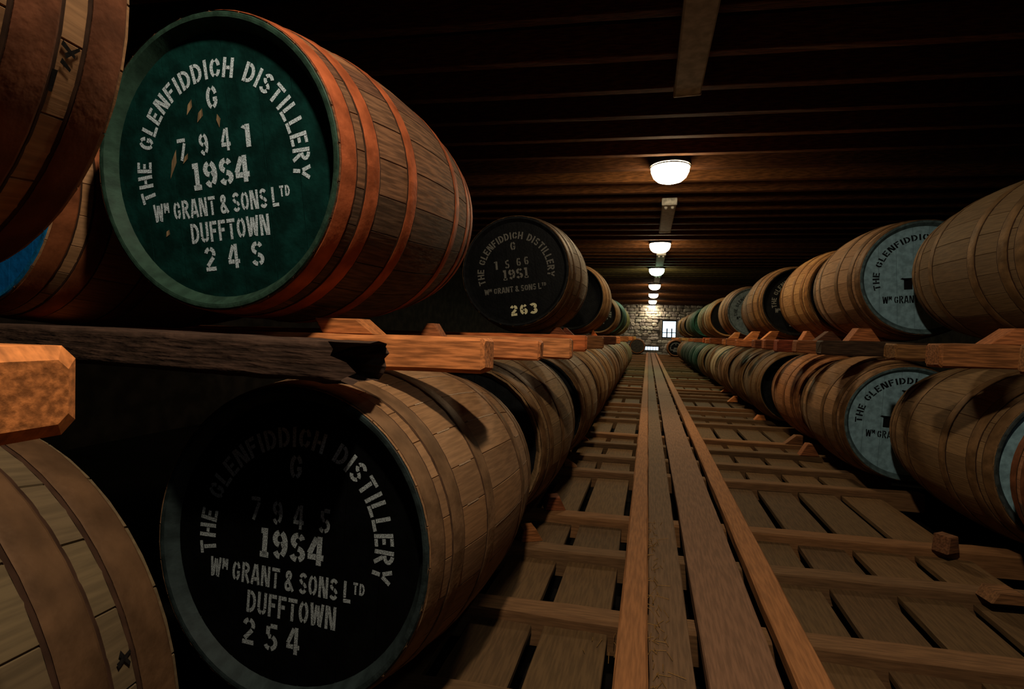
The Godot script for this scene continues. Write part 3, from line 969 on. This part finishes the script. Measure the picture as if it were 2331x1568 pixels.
func upper_rails() -> void:
	var fresh := [c8(228, 140, 80), c8(220, 134, 78), c8(228, 146, 84)]
	# left
	rail("sawn orange rail end in the left foreground, above the lower left corner cask", Vector3(-0.41, -0.018, -0.245), 0.085, 0.08, 1.6, -1, 4.0, c8(220, 134, 72), 11, 0.0)
	rotten_rail()
	rail("bright orange rail just behind the dark broken one, under the 7941 cask", Vector3(-0.345, 0.002, -1.09), 0.1, 0.095, 2.4, -1, 3.0, fresh[0], 13)
	rail("rail with a slanting end behind the bright orange one, under the 7941 cask's far end", Vector3(-0.33, -0.006, -1.60), 0.08, 0.08, 2.4, -1, 4.0, fresh[1], 14)
	rail("low set rail end that juts out farthest past the slanting one", Vector3(-0.27, -0.014, -1.87), 0.08, 0.078, 2.4, -1, 4.0, c8(216, 136, 80), 15)
	rail("reddish rail end below the cask numbered 263, next beyond the jutting low one", Vector3(-0.275, -0.002, -2.38), 0.09, 0.085, 2.4, -1, 5.0, c8(220, 118, 62), 16)
	rail("dull brown rail end next beyond the reddish one on the left", Vector3(-0.262, -0.004, -3.15), 0.09, 0.082, 2.4, -1, 5.0, c8(150, 96, 54), 17)
	rail("dark rail end, small, third from the far end of the left rails", Vector3(-0.262, -0.004, -4.4), 0.09, 0.082, 2.2, -1, 5.0, c8(110, 64, 40), 18)
	rail("small rail end, last but one of the left rails", Vector3(-0.27, -0.004, -5.2), 0.09, 0.08, 2.2, -1, 5.0, fresh[1], 19)
	rail("farthest rail end on the left side", Vector3(-0.262, -0.004, -7.2), 0.09, 0.08, 2.2, -1, 5.0, fresh[2], 20)
	# right
	rail("rail stub at the right edge of the picture, nearest on the right", Vector3(0.985, 0.004, -1.66), 0.09, 0.082, 1.6, 1, 4.0, c8(140, 90, 50), 31)
	rail("brown rail with a bright end face, second from the right edge", Vector3(0.995, 0.003, -2.16), 0.1, 0.085, 1.6, 1, 4.0, c8(150, 94, 52), 32)
	rail("flat round ended brown rail, third from the right edge", Vector3(1.06, 0.0, -2.66), 0.1, 0.08, 1.6, 1, 4.0, c8(134, 92, 52), 33, 0.004)
	rail("dark stained rail with a pale nail head, below the grey headed upper cask", Vector3(0.93, 0.004, -3.2), 0.09, 0.08, 1.6, 1, 4.0, c8(72, 52, 36), 34)
	rail("brown rail next beyond the dark stained one on the right", Vector3(0.895, 0.002, -3.55), 0.09, 0.082, 1.6, 1, 4.0, c8(150, 90, 52), 35)
	rail("red rail block with a lit left end, fifth rail beyond the right edge stub", Vector3(0.875, 0.002, -3.95), 0.1, 0.085, 1.6, 1, 4.0, c8(140, 66, 40), 36)
	rail("rail under the upper right black headed cask, nearer of its two", Vector3(0.885, 0.003, -4.4), 0.09, 0.08, 1.6, 1, 4.0, c8(150, 84, 48), 37)
	rail("rail under the upper right black headed cask, farther of its two", Vector3(0.875, 0.003, -4.75), 0.09, 0.08, 1.6, 1, 4.0, c8(120, 68, 42), 38)
	rail("rail end under the smaller grey head, nearer one", Vector3(0.845, 0.003, -5.45), 0.09, 0.08, 1.6, 1, 4.0, c8(170, 98, 54), 39)
	rail("rail end under the smaller grey head, farther one", Vector3(0.85, 0.003, -6.1), 0.09, 0.08, 1.6, 1, 4.0, c8(164, 96, 54), 40)
	rail("third rail from the far end on the right", Vector3(0.81, 0.003, -7.3), 0.09, 0.08, 1.6, 1, 4.0, c8(160, 90, 50), 41)
	rail("last but one rail on the right, bright red orange end", Vector3(0.82, 0.003, -8.3), 0.09, 0.08, 1.6, 1, 4.0, c8(206, 100, 46), 42)
	rail("farthest rail on the right side", Vector3(0.79, 0.003, -9.6), 0.09, 0.08, 1.6, 1, 4.0, c8(160, 92, 54), 43)

	# the smallest ones, under the casks at the far end of both upper tiers
	for q in [[-0.27, -9.05, -1, "small rail under the smaller brown cask on the upper left tier"], [-0.27, -10.2, -1, "small rail under the green cask on the upper left tier"], [-0.27, -12.2, -1, "small rail under the last cask of the upper left tier"],
			[0.80, -7.75, 1, "second rail under the smaller grey head, behind the third from the far end"], [0.78, -10.75, 1, "small rail before the green cask on the upper right tier"], [0.78, -12.75, 1, "small rail under the green cask on the upper right tier"], [0.78, -13.95, 1, "small rail under the olive brown cask on the upper right tier"], [0.78, -16.05, 1, "small rail under the last but one cask of the upper right tier"], [0.78, -17.95, 1, "small rail under the last yellow lit cask of the upper right tier"], [0.88, -6.62, 1, "rail under the narrow strip of cask beside the smaller grey head"]]:
		rail(q[3], Vector3(q[0], 0.003, q[1]), 0.09, 0.082, 1.6, q[2], 4.0, fresh[int(absf(q[1])) % 3], 44 + int(absf(q[1])))


# the dark weathered rail, its end rotted hollow
func rotten_rail() -> void:
	var r := RandomNumberGenerator.new()
	r.seed = 77
	var l := 1.5
	var h := 0.074
	var w := 0.13
	var st := start()
	st.set_smooth_group(0)
	var sec := []
	for k in 6: sec.append(Vector2(-h / 2 + h * k / 6.0, w / 2))
	for k in 6: sec.append(Vector2(h / 2, w / 2 - w * k / 6.0))
	for k in 6: sec.append(Vector2(h / 2 - h * k / 6.0, -w / 2))
	for k in 6: sec.append(Vector2(-h / 2, -w / 2 + w * k / 6.0))
	var ns: int = sec.size()
	var rings := []
	var cuts := []
	for j in ns:
		# the front upper corner is eaten away, the lower lip runs on
		var p: Vector2 = sec[j]
		var c := r.randf_range(-0.012, 0.012)
		if p.y > 0.03 and p.x > 0.0:
			c -= 0.03 + r.randf_range(0.0, 0.02)
		elif p.x < -0.015:
			c -= 0.012
		cuts.append(c)
	var segs := 40
	for i in segs + 1:
		var t := float(i) / segs
		var ring := []
		for j in ns:
			var p: Vector2 = sec[j]
			var x: float = -l / 2 + l * t + (cuts[j] if i == segs else cuts[j] * 0.7 if i == segs - 1 else 0.0)
			var amp := 0.0005 + 0.0032 * pow(t, 8.0)
			var sag := 0.006 * sin(t * 4.0)
			ring.append(Vector3(x, p.x + sag + r.randf_range(-amp, amp), p.y + r.randf_range(-amp, amp)))
		rings.append(ring)
	for i in segs:
		for j in ns:
			var a: Vector3 = rings[i][j]
			var b: Vector3 = rings[i][(j + 1) % ns]
			var c: Vector3 = rings[i + 1][(j + 1) % ns]
			var d: Vector3 = rings[i + 1][j]
			var m := (a + b + c + d) / 4.0
			quad(st, a, b, c, d, Vector3(0, m.y * 1.8, m.z))
	# the end: a rough hollow
	st.set_smooth_group(-1)
	var inner := []
	for j in ns:
		var p: Vector3 = rings[segs][j]
		inner.append(Vector3(p.x - 0.045 - r.randf_range(0.0, 0.03), p.y * 0.7 + r.randf_range(-0.003, 0.003), p.z * 0.7))
	var deep := Vector3(l / 2 - 0.10, 0, 0.0)
	for j in ns:
		quad(st, rings[segs][j], rings[segs][(j + 1) % ns], inner[(j + 1) % ns], inner[j], Vector3(1, 0, 0))
		tri(st, inner[j], inner[(j + 1) % ns], deep, Vector3(1, 0, 0))
		tri(st, rings[0][j], rings[0][(j + 1) % ns], Vector3(-l / 2, 0, 0), Vector3(-1, 0, 0))
	var turn := Basis(Vector3.UP, deg_to_rad(0.5)) * Basis(Vector3.BACK, deg_to_rad(-0.3))
	var o := put("timber_rail", done(st), wood(c8(80, 58, 46), 0, 0.9, 1.8, 2), self, Vector3(-0.505, -0.02 + H - h / 2, -0.85) + turn * Vector3(-l / 2, 0, 0), turn)
	tag(o, "dark weathered rail with a rotten broken end, in front of the two stencilled heads", "timber", "timber rails between the tiers of casks")


# ---------------------------------------------------------------- wedges
func wedge_mesh(l: float, h: float, w: float, slope0: float, slope1: float) -> ArrayMesh:
	# trapezoid in x and y, sloping in at both ends by the given amounts
	var st := start()
	st.set_smooth_group(-1)
	var b := 0.003
	var pts := [Vector2(-l / 2, 0), Vector2(l / 2, 0), Vector2(l / 2 - slope1, h), Vector2(-l / 2 + slope0, h)]
	var mid := Vector2(0, h / 2)
	var outer := []
	var inner := []
	for p in pts:
		outer.append(p)
		inner.append(p + (mid - p).normalized() * b * 1.5)
	for s in [-1.0, 1.0]:
		for j in 4:
			var a: Vector2 = inner[j]
			var c: Vector2 = inner[(j + 1) % 4]
			var d: Vector2 = outer[(j + 1) % 4]
			var e: Vector2 = outer[j]
			var zf: float = s * w / 2
			var zb: float = s * (w / 2 - b)
			var o := (d + e) / 2 - mid
			quad(st, Vector3(a.x, a.y, zf), Vector3(c.x, c.y, zf), Vector3(d.x, d.y, zb), Vector3(e.x, e.y, zb), Vector3(o.x, o.y, s * 0.05))
		quad(st, Vector3(inner[0].x, inner[0].y, s * w / 2), Vector3(inner[1].x, inner[1].y, s * w / 2), Vector3(inner[2].x, inner[2].y, s * w / 2), Vector3(inner[3].x, inner[3].y, s * w / 2), Vector3(0, 0, s))
	for j in 4:
		var d: Vector2 = outer[(j + 1) % 4]
		var e: Vector2 = outer[j]
		var o := (d + e) / 2 - mid
		var zz := w / 2 - b
		quad(st, Vector3(e.x, e.y, -zz), Vector3(d.x, d.y, -zz), Vector3(d.x, d.y, zz), Vector3(e.x, e.y, zz), Vector3(o.x, o.y, 0))
	return done(st)


func chock(label: String, at: Vector3, l: float, h: float, w: float, s0: float, s1: float, yaw: float, c: Color) -> void:
	var y := at.y + H
	for t in tops:
		var p: Vector3 = t[0]
		if at.y > -0.5 and absf(p.z - at.z) < 0.09 and signf(p.x) == signf(at.x):
			y = p.y + 0.001
	var o := put("wedge", wedge_mesh(l, h, w, s0, s1), wood(c, 0, 0.8, 0.5, 1), self, Vector3(at.x, y, at.z), Basis(Vector3.UP, deg_to_rad(yaw)))
	tag(o, label, "wedge", "wooden wedges that chock the casks")


func chocks() -> void:
	var pine := c8(196, 120, 66)
	chock("orange wooden wedge on the bright rail below the 7941 cask", Vector3(-0.69, -0.003, -1.09), 0.135, 0.036, 0.07, -0.02, 0.045, 4, pine)
	chock("triangular wedge end behind the bright rail, under the 7941 cask's far end", Vector3(-0.71, -0.006, -1.60), 0.085, 0.046, 0.06, 0.03, 0.03, 4, c8(170, 100, 58))
	chock("wedge below the black cask numbered 263, left of two", Vector3(-0.545, -0.004, -3.15), 0.12, 0.05, 0.07, 0.03, 0.05, 5, c8(150, 82, 48))
	chock("low dark red wedge right of the one below cask 263", Vector3(-0.49, -0.004, -3.19), 0.09, 0.05, 0.06, 0.02, 0.055, 5, c8(130, 66, 42))
	chock("small bright wedge on the far left rails", Vector3(-0.53, -0.004, -5.2), 0.07, 0.06, 0.06, 0.02, 0.045, 5, c8(216, 116, 56))
	chock("pale wedge at the right edge of the picture, on the upper right rail", Vector3(1.245, 0.003, -2.2), 0.17, 0.058, 0.08, 0.075, 0.02, 4, c8(180, 108, 62))
	chock("wedge with a bright left slope below the grey headed upper right cask", Vector3(1.15, 0.004, -3.23), 0.16, 0.072, 0.08, 0.05, 0.05, 4, c8(180, 106, 60))
	chock("dark triangular wedge left of the bright sloped one on the right", Vector3(1.10, 0.002, -3.62), 0.15, 0.06, 0.07, 0.07, 0.06, 4, c8(100, 62, 40))
	chock("small sunlit looking wedge right of the black headed upper right cask's rail", Vector3(1.09, 0.002, -4.0), 0.10, 0.065, 0.08, 0.035, 0.05, 4, c8(196, 116, 62))
	chock("leaning bright wedge under the upper right black head, right of two", Vector3(0.99, 0.003, -4.75), 0.11, 0.075, 0.05, 0.08, -0.03, 10, c8(214, 132, 72))
	chock("leaning bright wedge under the upper right black head, left of two", Vector3(0.98, 0.003, -5.47), 0.12, 0.085, 0.05, 0.08, -0.03, 10, c8(214, 132, 72))
	chock("tiny bright wedge on the far right rails", Vector3(0.92, 0.003, -6.1), 0.10, 0.07, 0.05, 0.07, -0.02, 10, c8(220, 140, 78))
	# on the floor battens
	var f := -0.816
	chock("wooden block on the floor below the second lower left cask, nearer of two", Vector3(-0.43, f, -1.95), 0.09, 0.05, 0.07, 0.01, 0.03, 30, c8(150, 92, 50))
	chock("wooden block on the floor below the second lower left cask, farther of two", Vector3(-0.40, f, -2.33), 0.10, 0.06, 0.07, 0.02, 0.03, 20, c8(134, 74, 42))
	chock("small chip of a wedge on the floor below the lettered DISTILLERY cask", Vector3(-0.44, f, -3.12), 0.08, 0.04, 0.06, 0.0, 0.06, 10, c8(150, 96, 54))
	chock("wedge on the floor by the lower left row, before the fourth cask", Vector3(-0.46, f, -3.94), 0.08, 0.05, 0.06, 0.0, 0.06, 10, c8(170, 100, 54))
	chock("small square block on the floor right, beneath the large lower right cask", Vector3(1.16, f, -2.36), 0.07, 0.065, 0.06, 0.01, 0.01, 35, c8(120, 78, 50))
	chock("flat wedge on the floor at the right edge, nearest on that side", Vector3(1.15, f, -1.97), 0.16, 0.035, 0.07, 0.02, 0.07, 8, c8(130, 88, 54))
	chock("upright triangular wedge on the floor below the lower grey head", Vector3(1.13, f, -4.02), 0.13, 0.085, 0.06, 0.05, 0.05, 6, c8(150, 90, 54))
	chock("wedge on the floor next beyond the upright triangular one on the right", Vector3(1.13, f, -4.42), 0.13, 0.07, 0.06, 0.08, 0.0, 6, c8(130, 84, 50))
	chock("bright wedge on the floor right, second from the far end", Vector3(1.12, f, -5.6), 0.11, 0.05, 0.06, 0.04, 0.02, 6, c8(210, 126, 66))
	chock("bright wedge on the floor right, below the seventh lower cask", Vector3(1.08, f, -7.05), 0.12, 0.075, 0.06, 0.08, 0.0, 6, c8(214, 130, 70))
	chock("farthest small wedge on the floor right", Vector3(1.16, f, -8.3), 0.12, 0.06, 0.06, 0.07, 0.0, 6, c8(206, 128, 72))


# ---------------------------------------------------------------- loose straw along the left walkway edge
func straw() -> void:
	var r := RandomNumberGenerator.new()
	r.seed = 5
	var st := start()
	st.set_smooth_group(-1)
	for i in 110:
		var l := r.randf_range(0.012, 0.05)
		var a := r.randf_range(0, TAU) if i % 2 == 0 else r.randf_range(1.2, 2.0)
		var d := Vector3(cos(a), r.randf_range(-0.03, 0.12), sin(a)) * l
		var p := Vector3(0.03 + absf(r.randfn(0.0, 0.022)), 0.0795, r.randf_range(-2.2, -1.05))
		if i < 8:
			p = Vector3(r.randf_range(-0.16, -0.06), 0.006, r.randf_range(-1.5, -1.3))
		var side := Vector3(-d.z, 0, d.x).normalized() * 0.0009
		var up := Vector3(0, 0.0014, 0)
		var q := p + d
		quad(st, p - side, q - side, q + up, p + up, -side + up)
		quad(st, p + side, q + side, q + up, p + up, side + up)
		quad(st, p - side, p + side, q + side, q - side, -up)
	var o := put("straw", done(st), plain(c8(160, 118, 66), speckle, 20.0, 0.7), self)
	tag(o, "wisps of dry straw lying along the left walkway plank", "straw")
	o.set_meta("kind", "stuff")
